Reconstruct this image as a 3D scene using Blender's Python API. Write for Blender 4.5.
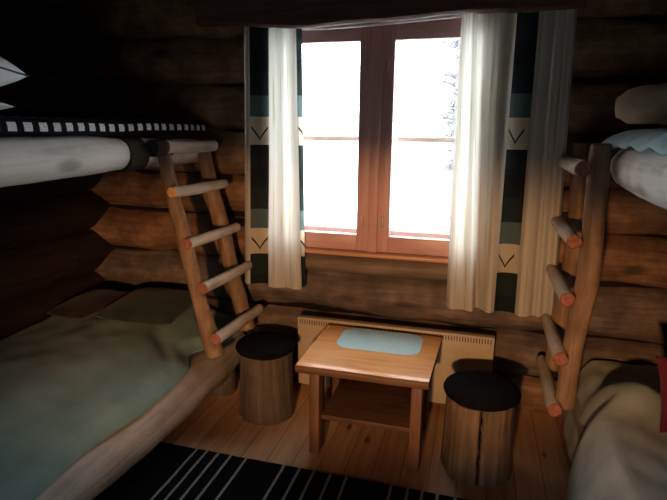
import bpy, bmesh, math, random
from mathutils import Vector, Matrix, noise

for o in list(bpy.data.objects):
    bpy.data.objects.remove(o, do_unlink=True)
S = bpy.context.scene
COL = S.collection

# ------------------------------------------------------------ camera, sky, light, exposure
cam = bpy.data.cameras.new('camera')
cam.sensor_fit = 'HORIZONTAL'; cam.sensor_width = 36.0
cam.lens = 36.0 * 520.0 / 667.0
cam.clip_start = 0.02
camo = bpy.data.objects.new('camera', cam); COL.objects.link(camo)
PIT, YAW, ROLL = math.radians(13.0), math.radians(15.4), math.radians(0.6)
fw = Vector((-math.sin(YAW) * math.cos(PIT), math.cos(YAW) * math.cos(PIT), -math.sin(PIT)))
r0 = Vector((math.cos(YAW), math.sin(YAW), 0)); u0 = r0.cross(fw)
rt = r0 * math.cos(ROLL) + u0 * math.sin(ROLL); up = rt.cross(fw)
M = Matrix((rt, up, -fw)).transposed().to_4x4()
M.translation = Vector((0, 0, 1.65))
camo.matrix_world = M
S.camera = camo

W = bpy.data.worlds.new('overcast_sky'); S.world = W
W.use_nodes = True
bg = W.node_tree.nodes['Background']
bg.inputs['Color'].default_value = (0.93, 0.975, 1.0, 1)
bg.inputs['Strength'].default_value = 12.5

def area(name, loc, target, sx, sy, energy, color, portal=False):
    l = bpy.data.lights.new(name, 'AREA'); l.shape = 'RECTANGLE'; l.size = sx; l.size_y = sy
    l.energy = energy; l.color = color
    o = bpy.data.objects.new(name, l); COL.objects.link(o)
    o.location = loc
    o.rotation_euler = (Vector(target) - Vector(loc)).to_track_quat('-Z', 'Y').to_euler()
    if portal: l.cycles.is_portal = True
    return o
area('window_portal', (-0.58, 3.34, 1.58), (-0.58, 0, 1.58), 1.22, 1.36, 1.0, (1, 1, 1), True)
# added cool fill light behind the camera; no window stands there
area('added_cool_fill', (-0.2, -2.3, 0.6), (-0.6, 3, 0.95), 0.9, 0.9, 13.5, (0.75, 0.9, 1.0))
# low shaded lamp behind the camera
sp = bpy.data.lights.new('shaded_lamp', 'SPOT')
sp.energy = 380.0; sp.color = (1.0, 0.5, 0.2); sp.shadow_soft_size = 0.06
sp.spot_size = math.radians(28); sp.spot_blend = 0.7
spo = bpy.data.objects.new('shaded_lamp', sp); COL.objects.link(spo)
spo.location = (-0.25, -0.95, 1.2); spo.scale = (2.7, 1.0, 1.0)
spo.rotation_euler = (Vector((-0.7, 3.0, 0.66)) - spo.location).to_track_quat('-Z', 'Y').to_euler()

S.view_settings.view_transform = 'Standard'
S.view_settings.look = 'None'
S.view_settings.exposure = 0.0
S.view_settings.gamma = 1.0
S.view_settings.use_curve_mapping = False

# ------------------------------------------------------------ materials
def new_mat(name):
    m = bpy.data.materials.new(name); m.use_nodes = True
    nt = m.node_tree
    b = nt.nodes['Principled BSDF']
    return m, nt, b

def nd(nt, typ, **kw):
    n = nt.nodes.new(typ)
    for k, v in kw.items():
        if k.startswith('i_'): n.inputs[k[2:]].default_value = v
        else: setattr(n, k, v)
    return n

def ramp(nt, stops, interp='LINEAR'):
    n = nt.nodes.new('ShaderNodeValToRGB'); n.color_ramp.interpolation = interp
    e = n.color_ramp.elements
    while len(e) > 1: e.remove(e[-1])
    e[0].position = stops[0][0]; e[0].color = (*stops[0][1], 1)
    for p, c in stops[1:]:
        x = e.new(p); x.color = (*c, 1)
    return n

def mix(nt, fac, a, b, mode='MIX'):
    n = nt.nodes.new('ShaderNodeMix'); n.data_type = 'RGBA'; n.blend_type = mode
    for s, v in ((0, fac), (6, a), (7, b)):
        if hasattr(v, 'links') or hasattr(v, 'is_linked'): nt.links.new(v, n.inputs[s])
        else: n.inputs[s].default_value = v if s == 0 else (*v, 1)
    return n.outputs[2]

def math_(nt, op, a, b=None, c=None):
    n = nt.nodes.new('ShaderNodeMath'); n.operation = op
    for i, v in enumerate((a, b, c)):
        if v is None: continue
        if hasattr(v, 'is_linked'): nt.links.new(v, n.inputs[i])
        else: n.inputs[i].default_value = v
    return n.outputs[0]

def wood(name, c_dark, c_mid, c_light, axis='X', grain=1.0, knots=0.5, rough=0.6, bump=0.3, patch=2.0, spec=0.3, pw=0.4):
    m, nt, b = new_mat(name)
    tc = nd(nt, 'ShaderNodeTexCoord')
    mp = nd(nt, 'ShaderNodeMapping')
    s = {'X': (1.2, 16, 16), 'Y': (16, 1.2, 16), 'Z': (16, 16, 1.2)}[axis]
    mp.inputs['Scale'].default_value = tuple(v * grain for v in s)
    nt.links.new(tc.outputs['Object'], mp.inputs['Vector'])
    g = nd(nt, 'ShaderNodeTexNoise', i_Scale=1.6, i_Detail=6.0, i_Roughness=0.65, i_Distortion=0.6)
    nt.links.new(mp.outputs[0], g.inputs['Vector'])
    p = nd(nt, 'ShaderNodeTexNoise', i_Scale=patch, i_Detail=3.0, i_Roughness=0.6)
    nt.links.new(tc.outputs['Object'], p.inputs['Vector'])
    add = math_(nt, 'ADD', math_(nt, 'MULTIPLY', g.outputs['Fac'], 1 - pw), math_(nt, 'MULTIPLY', p.outputs['Fac'], pw))
    rp = ramp(nt, [(0.32, c_dark), (0.5, c_mid), (0.68, c_light)])
    nt.links.new(add, rp.inputs['Fac'])
    col = rp.outputs['Color']
    if knots > 0:
        mk = nd(nt, 'ShaderNodeMapping')
        sk = {'X': (2.2, 5, 5), 'Y': (5, 2.2, 5), 'Z': (5, 5, 2.2)}[axis]
        mk.inputs['Scale'].default_value = sk
        nt.links.new(tc.outputs['Object'], mk.inputs['Vector'])
        v = nd(nt, 'ShaderNodeTexVoronoi', i_Scale=1.0, i_Randomness=1.0)
        nt.links.new(mk.outputs[0], v.inputs['Vector'])
        kr = ramp(nt, [(0.0, (1, 1, 1)), (0.10, (0.9, 0.9, 0.9)), (0.2, (0, 0, 0))])
        nt.links.new(v.outputs['Distance'], kr.inputs['Fac'])
        col = mix(nt, math_(nt, 'MULTIPLY', kr.outputs['Color'], knots), col, tuple(x * 0.45 for x in c_dark))
    nt.links.new(col, b.inputs['Base Color'])
    b.inputs['Roughness'].default_value = rough
    b.inputs['Specular IOR Level'].default_value = spec
    bp = nd(nt, 'ShaderNodeBump', i_Strength=bump, i_Distance=0.01)
    nt.links.new(g.outputs['Fac'], bp.inputs['Height'])
    nt.links.new(bp.outputs[0], b.inputs['Normal'])
    return m

def endgrain(name, c1, c2):
    m, nt, b = new_mat(name)
    tc = nd(nt, 'ShaderNodeTexCoord')
    n = nd(nt, 'ShaderNodeTexNoise', i_Scale=60.0, i_Detail=4.0)
    nt.links.new(tc.outputs['Object'], n.inputs['Vector'])
    r = ramp(nt, [(0.35, c1), (0.65, c2)])
    nt.links.new(n.outputs['Fac'], r.inputs['Fac'])
    nt.links.new(r.outputs['Color'], b.inputs['Base Color'])
    b.inputs['Roughness'].default_value = 0.8
    b.inputs['Specular IOR Level'].default_value = 0.15
    return m

def cloth(name, c1, c2, scale=6.0, weave=500.0, rough=0.95, bump=0.15, translucent=0.0):
    m, nt, b = new_mat(name)
    tc = nd(nt, 'ShaderNodeTexCoord')
    n = nd(nt, 'ShaderNodeTexNoise', i_Scale=scale, i_Detail=5.0, i_Roughness=0.6)
    nt.links.new(tc.outputs['Object'], n.inputs['Vector'])
    r = ramp(nt, [(0.35, c1), (0.65, c2)])
    nt.links.new(n.outputs['Fac'], r.inputs['Fac'])
    nt.links.new(r.outputs['Color'], b.inputs['Base Color'])
    b.inputs['Roughness'].default_value = rough
    b.inputs['Specular IOR Level'].default_value = 0.08
    b.inputs['Sheen Weight'].default_value = 0.1
    w = nd(nt, 'ShaderNodeTexNoise', i_Scale=weave, i_Detail=2.0)
    nt.links.new(tc.outputs['Object'], w.inputs['Vector'])
    bp = nd(nt, 'ShaderNodeBump', i_Strength=bump, i_Distance=0.003)
    nt.links.new(w.outputs['Fac'], bp.inputs['Height'])
    nt.links.new(bp.outputs[0], b.inputs['Normal'])
    return m

def plain(name, c, rough=0.5, spec=0.3, metallic=0.0):
    m, nt, b = new_mat(name)
    tc = nd(nt, 'ShaderNodeTexCoord')
    n = nd(nt, 'ShaderNodeTexNoise', i_Scale=25.0, i_Detail=3.0)
    nt.links.new(tc.outputs['Object'], n.inputs['Vector'])
    r = ramp(nt, [(0.3, tuple(x * 0.9 for x in c)), (0.7, c)])
    nt.links.new(n.outputs['Fac'], r.inputs['Fac'])
    nt.links.new(r.outputs['Color'], b.inputs['Base Color'])
    b.inputs['Roughness'].default_value = rough
    b.inputs['Specular IOR Level'].default_value = spec
    b.inputs['Metallic'].default_value = metallic
    return m

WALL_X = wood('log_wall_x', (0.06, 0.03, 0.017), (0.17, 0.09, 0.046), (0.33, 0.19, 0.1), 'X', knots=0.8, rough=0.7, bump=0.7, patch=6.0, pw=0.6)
WALL_SHADED = wood('log_wall_shaded', (0.045, 0.034, 0.029), (0.11, 0.08, 0.065), (0.23, 0.165, 0.125), 'X', knots=0.6, rough=0.75, bump=0.7, patch=6.0, pw=0.55)  # darker copy: shade under the window painted into these logs
WALL_Y = wood('log_wall_y', (0.009, 0.006, 0.005), (0.02, 0.012, 0.009), (0.04, 0.024, 0.016), 'Y', knots=0.8, rough=0.75, bump=0.5)  # side walls' lack of light put into a darker log colour
CHINK_SHADE = plain('chinking_gap_shade', (0.012, 0.01, 0.007), 0.95, 0.05)  # shade in the log gaps put into the chinking's colour
SILL_LOG = wood('sill_log_wood', (0.07, 0.05, 0.04), (0.16, 0.115, 0.085), (0.24, 0.18, 0.13), 'X', knots=0.4, rough=0.75, bump=0.4)
PELMET = wood('pelmet_wood', (0.03, 0.015, 0.012), (0.075, 0.035, 0.026), (0.12, 0.06, 0.04), 'X', knots=0.3, rough=0.7)
CEIL = wood('ceiling_wood', (0.03, 0.018, 0.01), (0.06, 0.035, 0.02), (0.09, 0.05, 0.03), 'Y', knots=0.3, rough=0.8)
FRAME = wood('window_wood', (0.4, 0.22, 0.205), (0.5, 0.29, 0.27), (0.57, 0.345, 0.32), 'Z', knots=0.15, rough=0.4, bump=0.08)
FRAME_H = wood('window_wood_h', (0.4, 0.22, 0.205), (0.5, 0.29, 0.27), (0.57, 0.345, 0.32), 'X', knots=0.1, rough=0.4, bump=0.08)
SILLW = wood('sill_board_wood', (0.42, 0.2, 0.1), (0.52, 0.27, 0.14), (0.6, 0.34, 0.19), 'X', knots=0.2, rough=0.35, bump=0.05)
BARW = wood('glazing_bar_wood', (0.7, 0.62, 0.55), (0.8, 0.72, 0.66), (0.85, 0.78, 0.72), 'X', knots=0.0, rough=0.5, bump=0.05)
PALE_Y = wood('weathered_pale_log', (0.42, 0.4, 0.37), (0.64, 0.62, 0.58), (0.74, 0.72, 0.68), 'Y', knots=0.75, rough=0.6, bump=0.3, patch=4.0)
BARK_Y = wood('white_bark_log', (0.42, 0.34, 0.28), (0.72, 0.7, 0.69), (0.82, 0.82, 0.82), 'Y', knots=0.6, rough=0.7, bump=0.4, patch=7.0)
BED_Y = wood('bed_rail_log', (0.13, 0.11, 0.095), (0.28, 0.24, 0.21), (0.42, 0.37, 0.33), 'Y', knots=0.6, rough=0.6, bump=0.35, patch=3.0)
RAIL = wood('ladder_rail_wood', (0.1, 0.058, 0.033), (0.19, 0.118, 0.07), (0.31, 0.205, 0.13), 'Z', knots=0.6, rough=0.6, bump=0.35, patch=6.0)
RUNG = wood('ladder_rung_wood', (0.26, 0.22, 0.18), (0.44, 0.38, 0.32), (0.56, 0.5, 0.43), 'Y', knots=0.3, rough=0.6, bump=0.3, patch=6.0)
RUNG_END = endgrain('rung_end_grain', (0.2, 0.075, 0.055), (0.3, 0.125, 0.085))
RUNG_END_LIT = endgrain('rung_end_grain_lit', (0.62, 0.32, 0.13), (0.78, 0.44, 0.19))  # warm light on one rung end painted into this lit copy
LOG_END = endgrain('log_end_grain', (0.12, 0.07, 0.04), (0.2, 0.12, 0.07))
DARKWOOD_SHADE = wood('dark_bark_and_shade', (0.012, 0.009, 0.007), (0.025, 0.018, 0.014), (0.04, 0.028, 0.02), 'Y', knots=0.0, rough=0.85)  # bark of the pole end; also shade painted round the upper logs
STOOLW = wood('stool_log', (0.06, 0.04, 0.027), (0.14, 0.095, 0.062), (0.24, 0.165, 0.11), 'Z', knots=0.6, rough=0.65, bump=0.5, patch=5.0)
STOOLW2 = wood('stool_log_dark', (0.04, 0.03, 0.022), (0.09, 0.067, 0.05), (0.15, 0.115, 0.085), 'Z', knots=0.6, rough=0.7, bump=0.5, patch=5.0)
CRACK = plain('crack_dark', (0.01, 0.007, 0.005), 0.9, 0.1)
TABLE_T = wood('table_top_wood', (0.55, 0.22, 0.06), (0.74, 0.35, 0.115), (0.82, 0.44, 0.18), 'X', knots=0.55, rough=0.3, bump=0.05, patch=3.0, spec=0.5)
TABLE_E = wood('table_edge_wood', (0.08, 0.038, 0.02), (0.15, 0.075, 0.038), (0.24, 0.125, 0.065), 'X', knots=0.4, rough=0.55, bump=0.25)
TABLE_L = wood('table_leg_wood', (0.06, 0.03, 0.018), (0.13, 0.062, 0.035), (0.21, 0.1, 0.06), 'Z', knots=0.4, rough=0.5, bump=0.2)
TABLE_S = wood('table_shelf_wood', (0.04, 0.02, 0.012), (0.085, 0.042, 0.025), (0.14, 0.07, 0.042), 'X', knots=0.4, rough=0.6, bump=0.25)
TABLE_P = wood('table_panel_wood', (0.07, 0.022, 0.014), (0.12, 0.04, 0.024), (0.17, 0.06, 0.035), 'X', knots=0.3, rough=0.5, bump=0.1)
BLACKCUSH = cloth('black_cushion_cloth', (0.002, 0.002, 0.003), (0.005, 0.005, 0.007), 20, 400, bump=0.4); BLACKCUSH.node_tree.nodes['Principled BSDF'].inputs['Sheen Weight'].default_value = 0.0
RADIATOR = plain('radiator_enamel', (0.42, 0.35, 0.25), 0.45, 0.4)
SLOT = plain('radiator_slot_dark', (0.1, 0.08, 0.06), 0.8, 0.1)
MAT_BLUE = cloth('placemat_felt', (0.42, 0.66, 0.73), (0.5, 0.74, 0.82), 90, 900, bump=0.4)
TEAL = cloth('teal_bedspread', (0.11, 0.185, 0.185), (0.165, 0.255, 0.25), 5, 260, bump=0.5)
OLIVE = cloth('olive_pillow_cloth', (0.016, 0.024, 0.018), (0.027, 0.037, 0.028), 8, 300)
PLUM = cloth('plum_pillow_cloth', (0.018, 0.011, 0.012), (0.03, 0.018, 0.019), 8, 300)
GREYOL = cloth('grey_olive_bedspread', (0.27, 0.31, 0.295), (0.38, 0.425, 0.4), 6, 260, bump=0.5)
RED = cloth('red_pillow_cloth', (0.075, 0.011, 0.019), (0.12, 0.018, 0.028), 8, 300)
LIGHTBLUE = cloth('pale_blue_blanket_cloth', (0.3, 0.46, 0.52), (0.42, 0.58, 0.63), 8, 300)
BEIGE = cloth('beige_roll_cloth', (0.36, 0.27, 0.19), (0.52, 0.4, 0.29), 9, 300)
PILLOW = cloth('white_pillow_cloth', (0.62, 0.68, 0.74), (0.74, 0.79, 0.84), 4, 300)
PIPING = cloth('dark_piping', (0.08, 0.09, 0.12), (0.12, 0.13, 0.17), 30, 400)
STRAP = cloth('black_strap', (0.008, 0.008, 0.01), (0.015, 0.015, 0.018), 30, 400)
METAL = plain('hinge_steel', (0.4, 0.36, 0.34), 0.35, 0.5, 0.8)
SNOW = plain('snow', (0.9, 0.92, 0.95), 0.9, 0.1)
TWIG = plain('frosted_twigs', (0.2, 0.2, 0.215), 0.9, 0.1)
WHITE_LACE = plain('white_track_enamel', (0.85, 0.86, 0.86), 0.5, 0.3)

# floor: pine planks along Y
def floor_mat():
    m, nt, b = new_mat('pine_floor')
    tc = nd(nt, 'ShaderNodeTexCoord'); sep = nd(nt, 'ShaderNodeSeparateXYZ')
    nt.links.new(tc.outputs['Object'], sep.inputs[0])
    px = math_(nt, 'DIVIDE', sep.outputs['X'], 0.135)
    cell = math_(nt, 'FLOOR', px); fr = math_(nt, 'FRACT', px)
    wn = nd(nt, 'ShaderNodeTexWhiteNoise', noise_dimensions='1D'); nt.links.new(cell, wn.inputs['W'])
    cmb = nd(nt, 'ShaderNodeCombineXYZ')
    nt.links.new(math_(nt, 'MULTIPLY', sep.outputs['X'], 22.0), cmb.inputs['X'])
    nt.links.new(math_(nt, 'ADD', math_(nt, 'MULTIPLY', sep.outputs['Y'], 1.5), math_(nt, 'MULTIPLY', wn.outputs['Value'], 30.0)), cmb.inputs['Y'])
    nt.links.new(wn.outputs['Value'], cmb.inputs['Z'])
    g = nd(nt, 'ShaderNodeTexNoise', i_Scale=1.5, i_Detail=5.0, i_Roughness=0.6, i_Distortion=0.5)
    nt.links.new(cmb.outputs[0], g.inputs['Vector'])
    r = ramp(nt, [(0.3, (0.38, 0.2, 0.1)), (0.5, (0.52, 0.3, 0.16)), (0.7, (0.62, 0.38, 0.22))])
    nt.links.new(math_(nt, 'ADD', math_(nt, 'MULTIPLY', g.outputs['Fac'], 0.75), math_(nt, 'MULTIPLY', wn.outputs['Value'], 0.25)), r.inputs['Fac'])
    mk = nd(nt, 'ShaderNodeMapping'); mk.inputs['Scale'].default_value = (7, 3, 1)
    nt.links.new(tc.outputs['Object'], mk.inputs['Vector'])
    v = nd(nt, 'ShaderNodeTexVoronoi', i_Scale=1.0); nt.links.new(mk.outputs[0], v.inputs['Vector'])
    kr = ramp(nt, [(0.0, (0.85, 0.85, 0.85)), (0.08, (0.7, 0.7, 0.7)), (0.13, (0, 0, 0))])
    nt.links.new(v.outputs['Distance'], kr.inputs['Fac'])
    c = mix(nt, kr.outputs['Color'], r.outputs['Color'], (0.09, 0.035, 0.015))
    gap = math_(nt, 'LESS_THAN', fr, 0.03)
    c = mix(nt, gap, c, (0.16, 0.08, 0.04))
    nt.links.new(c, b.inputs['Base Color'])
    b.inputs['Roughness'].default_value = 0.38
    b.inputs['Specular IOR Level'].default_value = 0.4
    bp = nd(nt, 'ShaderNodeBump', i_Strength=0.3, i_Distance=0.004)
    nt.links.new(math_(nt, 'SUBTRACT', 1.0, gap), bp.inputs['Height']); nt.links.new(bp.outputs[0], b.inputs['Normal'])
    return m
FLOOR = floor_mat()

# rug: black with groups of thin pale stripes across it (object X = along the rug)
RUG_LINES = [-1.325, -1.266, -1.20, -1.13, -1.044, -0.838, -0.755, -0.68, -0.595, -0.515, -0.296, -0.217, -0.15, -0.08, 0.0]
def rug_mat():
    m, nt, b = new_mat('rag_rug_weave')
    uv = nd(nt, 'ShaderNodeUVMap', uv_map='UVMap'); sep = nd(nt, 'ShaderNodeSeparateXYZ')
    nt.links.new(uv.outputs[0], sep.inputs[0])
    x = sep.outputs['X']
    wob = nd(nt, 'ShaderNodeTexNoise', i_Scale=40.0, i_Detail=2.0)
    nt.links.new(uv.outputs[0], wob.inputs['Vector'])
    xw = math_(nt, 'ADD', x, math_(nt, 'MULTIPLY', math_(nt, 'SUBTRACT', wob.outputs['Fac'], 0.5), 0.006))
    tot = None
    for l in RUG_LINES:
        d = math_(nt, 'LESS_THAN', math_(nt, 'ABSOLUTE', math_(nt, 'SUBTRACT', xw, l)), 0.0065)
        tot = d if tot is None else math_(nt, 'ADD', tot, d)
    n = nd(nt, 'ShaderNodeTexNoise', i_Scale=220.0, i_Detail=2.0); nt.links.new(uv.outputs[0], n.inputs['Vector'])
    dash = ramp(nt, [(0.35, (0.1, 0.1, 0.09)), (0.6, (0.5, 0.47, 0.42))]); nt.links.new(n.outputs['Fac'], dash.inputs['Fac'])
    blk = ramp(nt, [(0.3, (0.004, 0.004, 0.005)), (0.7, (0.012, 0.011, 0.012))]); nt.links.new(n.outputs['Fac'], blk.inputs['Fac'])
    nt.links.new(mix(nt, tot, blk.outputs['Color'], dash.outputs['Color']), b.inputs['Base Color'])
    b.inputs['Roughness'].default_value = 0.95; b.inputs['Specular IOR Level'].default_value = 0.05
    w = nd(nt, 'ShaderNodeTexWave', i_Scale=90.0); w.bands_direction = 'X'; nt.links.new(uv.outputs[0], w.inputs['Vector'])
    bp = nd(nt, 'ShaderNodeBump', i_Strength=0.5, i_Distance=0.004)
    nt.links.new(w.outputs['Fac'], bp.inputs['Height']); nt.links.new(bp.outputs[0], b.inputs['Normal'])
    return m
RUGM = rug_mat()

# checked blanket: rows of white squares on black
def check_mat():
    m, nt, b = new_mat('checked_blanket_weave')
    uv = nd(nt, 'ShaderNodeUVMap', uv_map='UVMap'); sep = nd(nt, 'ShaderNodeSeparateXYZ')
    nt.links.new(uv.outputs[0], sep.inputs[0])
    def band(s, lo, hi):
        f = math_(nt, 'FRACT', s)
        return math_(nt, 'MULTIPLY', math_(nt, 'GREATER_THAN', f, lo), math_(nt, 'LESS_THAN', f, hi))
    sq = math_(nt, 'MULTIPLY', band(sep.outputs['X'], 0.2, 0.74), band(sep.outputs['Y'], 0.28, 0.68))
    n = nd(nt, 'ShaderNodeTexNoise', i_Scale=9.0, i_Detail=3.0); nt.links.new(uv.outputs[0], n.inputs['Vector'])
    wh = ramp(nt, [(0.3, (0.4, 0.42, 0.46)), (0.7, (0.8, 0.82, 0.85))]); nt.links.new(n.outputs['Fac'], wh.inputs['Fac'])
    nt.links.new(mix(nt, sq, (0.008, 0.008, 0.011), wh.outputs['Color']), b.inputs['Base Color'])
    b.inputs['Roughness'].default_value = 0.95; b.inputs['Specular IOR Level'].default_value = 0.05
    return m
CHECK = check_mat()

# curtain cloth: U = distance along the cloth in m, V = height in m
def curtain_mat(name, bands, z_off):
    """bands: list of (u0, u1) patterned columns; plain cream elsewhere"""
    m, nt, b = new_mat(name)
    uv = nd(nt, 'ShaderNodeUVMap', uv_map='UVMap'); sep = nd(nt, 'ShaderNodeSeparateXYZ')
    nt.links.new(uv.outputs[0], sep.inputs[0])
    U, V = sep.outputs['X'], sep.outputs['Y']
    per = 0.665
    v = math_(nt, 'FRACT', math_(nt, 'DIVIDE', math_(nt, 'SUBTRACT', V, z_off), per))
    # from z_off upward: cream with mark, dark, mid, dark
    CREAM = (0.64, 0.58, 0.43); DK = (0.028, 0.04, 0.042); MID = (0.11, 0.17, 0.17); DK2 = (0.022, 0.028, 0.03)
    blk = ramp(nt, [(0.0, CREAM), (0.24, MID), (0.42, DK), (0.62, DK2), (0.8, DK)], 'CONSTANT')
    nt.links.new(v, blk.inputs['Fac'])
    tot = None; mark = None
    for (a, c) in bands:
        d = math_(nt, 'MULTIPLY', math_(nt, 'GREATER_THAN', U, a), math_(nt, 'LESS_THAN', U, c))
        tot = d if tot is None else math_(nt, 'ADD', tot, d)
        mid = (a + c) / 2 - (c - a) * 0.1; hw = (c - a) * 0.36
        du = math_(nt, 'SUBTRACT', U, mid)
        adu = math_(nt, 'ABSOLUTE', du)
        h = math_(nt, 'ADD', 0.045, math_(nt, 'MULTIPLY', math_(nt, 'POWER', math_(nt, 'DIVIDE', adu, hw), 0.8), 0.45 * 0.24))
        ln = math_(nt, 'MULTIPLY', math_(nt, 'LESS_THAN', math_(nt, 'ABSOLUTE', math_(nt, 'SUBTRACT', v, h)), 0.012),
                   math_(nt, 'LESS_THAN', adu, hw))
        mark = ln if mark is None else math_(nt, 'ADD', mark, ln)
    n = nd(nt, 'ShaderNodeTexNoise', i_Scale=1.0, i_Detail=4.0)
    mp = nd(nt, 'ShaderNodeMapping'); mp.inputs['Scale'].default_value = (60, 1.5, 1)
    nt.links.new(uv.outputs[0], mp.inputs['Vector']); nt.links.new(mp.outputs[0], n.inputs['Vector'])
    pl = ramp(nt, [(0.34, (0.48, 0.44, 0.32)), (0.42, (0.64, 0.62, 0.55)), (0.7, (0.7, 0.69, 0.65))])
    nt.links.new(n.outputs['Fac'], pl.inputs['Fac'])
    col = mix(nt, tot, pl.outputs['Color'], blk.outputs['Color'])
    col = mix(nt, mark, col, (0.03, 0.035, 0.03))
    nt.links.new(col, b.inputs['Base Color'])
    b.inputs['Roughness'].default_value = 0.9; b.inputs['Specular IOR Level'].default_value = 0.08
    tr = nd(nt, 'ShaderNodeBsdfTranslucent'); nt.links.new(col, tr.inputs['Color'])
    ms = nd(nt, 'ShaderNodeMixShader', i_Fac=0.5)
    nt.links.new(b.outputs[0], ms.inputs[1]); nt.links.new(tr.outputs[0], ms.inputs[2])
    nt.links.new(ms.outputs[0], nt.nodes['Material Output'].inputs['Surface'])
    return m

def glass_mat():
    m, nt, b = new_mat('window_glass')
    t = nd(nt, 'ShaderNodeBsdfTransparent'); t.inputs['Color'].default_value = (0.97, 0.985, 0.98, 1)
    g = nd(nt, 'ShaderNodeBsdfGlossy'); g.inputs['Roughness'].default_value = 0.02
    ms = nd(nt, 'ShaderNodeMixShader', i_Fac=0.05)
    nt.links.new(t.outputs[0], ms.inputs[1]); nt.links.new(g.outputs[0], ms.inputs[2])
    nt.links.new(ms.outputs[0], nt.nodes['Material Output'].inputs['Surface'])
    return m
GLASS = glass_mat()

# ------------------------------------------------------------ object helpers
def tag(o, label, cat, group=None):
    o['label'] = label; o['category'] = cat
    if group: o['group'] = group
    return o

def thing(name, label, cat, loc, group=None):
    o = bpy.data.objects.new(name, None); COL.objects.link(o)
    o.empty_display_size = 0.1; o.location = loc
    return tag(o, label, cat, group)

def build(name, bm, mats, parent=None, origin=None, smooth=True, angle=40):
    """bm in world coordinates -> one linked mesh object"""
    if not isinstance(mats, (list, tuple)): mats = [mats]
    if origin is None:
        if parent is not None:
            origin = Vector((0, 0, 0)); p = parent
            while p is not None: origin += p.location; p = p.parent
        else:
            xs = [v.co for v in bm.verts]
            lo = [min(c[i] for c in xs) for i in range(3)]; hi = [max(c[i] for c in xs) for i in range(3)]
            origin = Vector(((lo[0] + hi[0]) / 2, (lo[1] + hi[1]) / 2, lo[2]))
    origin = Vector(origin)
    for v in bm.verts: v.co -= origin
    bmesh.ops.recalc_face_normals(bm, faces=bm.faces)
    for f in bm.faces: f.smooth = smooth
    if smooth:
        ca = math.radians(angle)
        for e in bm.edges:
            if len(e.link_faces) == 2 and e.calc_face_angle(0) > ca: e.smooth = False
    me = bpy.data.meshes.new(name); bm.to_mesh(me); bm.free()
    for m in mats: me.materials.append(m)
    o = bpy.data.objects.new(name, me); COL.objects.link(o)
    if parent is not None: o.parent = parent
    else: o.location = origin
    return o

def structure(o):
    o['kind'] = 'structure'; return o

def box(bm, lo, hi, bevel=0.0, mi=0, seg=2):
    b2 = bmesh.new()
    bmesh.ops.create_cube(b2, size=1.0)
    for v in b2.verts:
        v.co = Vector([lo[i] + (v.co[i] + 0.5) * (hi[i] - lo[i]) for i in range(3)])
    if bevel > 0:
        bmesh.ops.bevel(b2, geom=b2.edges[:], offset=bevel, segments=seg, affect='EDGES', profile=0.5)
    for f in b2.faces: f.material_index = mi
    tmp = bpy.data.meshes.new('tmp'); b2.to_mesh(tmp); b2.free()
    bm.from_mesh(tmp); bpy.data.meshes.remove(tmp)

def new(): return bmesh.new()

def spline(pts, n):
    """Catmull-Rom through pts (tuples of equal length) -> n+1 samples"""
    out = []; k = len(pts) - 1
    for i in range(n + 1):
        t = i / n * k; j = min(int(t), k - 1); f = t - j
        p0 = pts[max(j - 1, 0)]; p1 = pts[j]; p2 = pts[j + 1]; p3 = pts[min(j + 2, k)]
        out.append(tuple(0.5 * (2 * b + (c - a) * f + (2 * a - 5 * b + 4 * c - d) * f * f + (3 * b - a - 3 * c + d) * f ** 3)
                         for a, b, c, d in zip(p0, p1, p2, p3)))
    return out

def log(bm, pts, radii, seg=20, step=0.06, rough=0.06, seed=0, end_mi=1, side_mi=0, oval=1.0, dome=0.0, cap=True):
    """an irregular round log along pts with its own end caps"""
    L = sum((Vector(pts[i + 1]) - Vector(pts[i])).length for i in range(len(pts) - 1))
    n = max(4, int(L / step))
    sm = spline([(*p, r) for p, r in zip(pts, radii)], n)
    rings = []
    for i, s in enumerate(sm):
        c = Vector(s[:3]); r = s[3]
        a = Vector(sm[max(i - 1, 0)][:3]); b = Vector(sm[min(i + 1, n)][:3])
        t = (b - a).normalized()
        ref = Vector((0, 0, 1)) if abs(t.z) < 0.9 else Vector((0, 1, 0))
        e1 = t.cross(ref).normalized(); e2 = e1.cross(t).normalized()
        ring = []
        for k in range(seg):
            an = 2 * math.pi * k / seg
            q = e1 * math.cos(an) + e2 * math.sin(an) * oval
            al = i / n * L
            nz = noise.noise(Vector((al * 3.0 + seed * 7.3, math.cos(an) * 0.9 + seed, math.sin(an) * 0.9)))
            nz2 = noise.noise(Vector((al * 12.0 + seed * 3.1, math.cos(an) * 3 + seed, math.sin(an) * 3)))
            rr = r * (1 + rough * nz * 1.6 + rough * 0.5 * nz2)
            ring.append(bm.verts.new(c + q * rr))
        rings.append(ring)
    for i in range(n):
        for k in range(seg):
            f = bm.faces.new((rings[i][k], rings[i][(k + 1) % seg], rings[i + 1][(k + 1) % seg], rings[i + 1][k]))
            f.material_index = side_mi
    if cap:
        for ring in (rings[0], rings[-1]):
            c = Vector((0, 0, 0))
            for v in ring: c += v.co
            c /= seg
            inner = [bm.verts.new(c + (v.co - c) * 0.85) for v in ring]
            d = (Vector(sm[0][:3]) - Vector(sm[1][:3])).normalized() if ring is rings[0] else (Vector(sm[-1][:3]) - Vector(sm[-2][:3])).normalized()
            for v in inner: v.co += d * (0.006 + dome)
            for k in range(seg):
                f = bm.faces.new((ring[k], ring[(k + 1) % seg], inner[(k + 1) % seg], inner[k])); f.material_index = end_mi
            f = bm.faces.new(inner); f.material_index = end_mi
    return bm

def tube(bm, pts, r, seg=8, mi=0):
    log(bm, pts, [r] * len(pts), seg=seg, step=0.012, rough=0.0, end_mi=mi, side_mi=mi)

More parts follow.
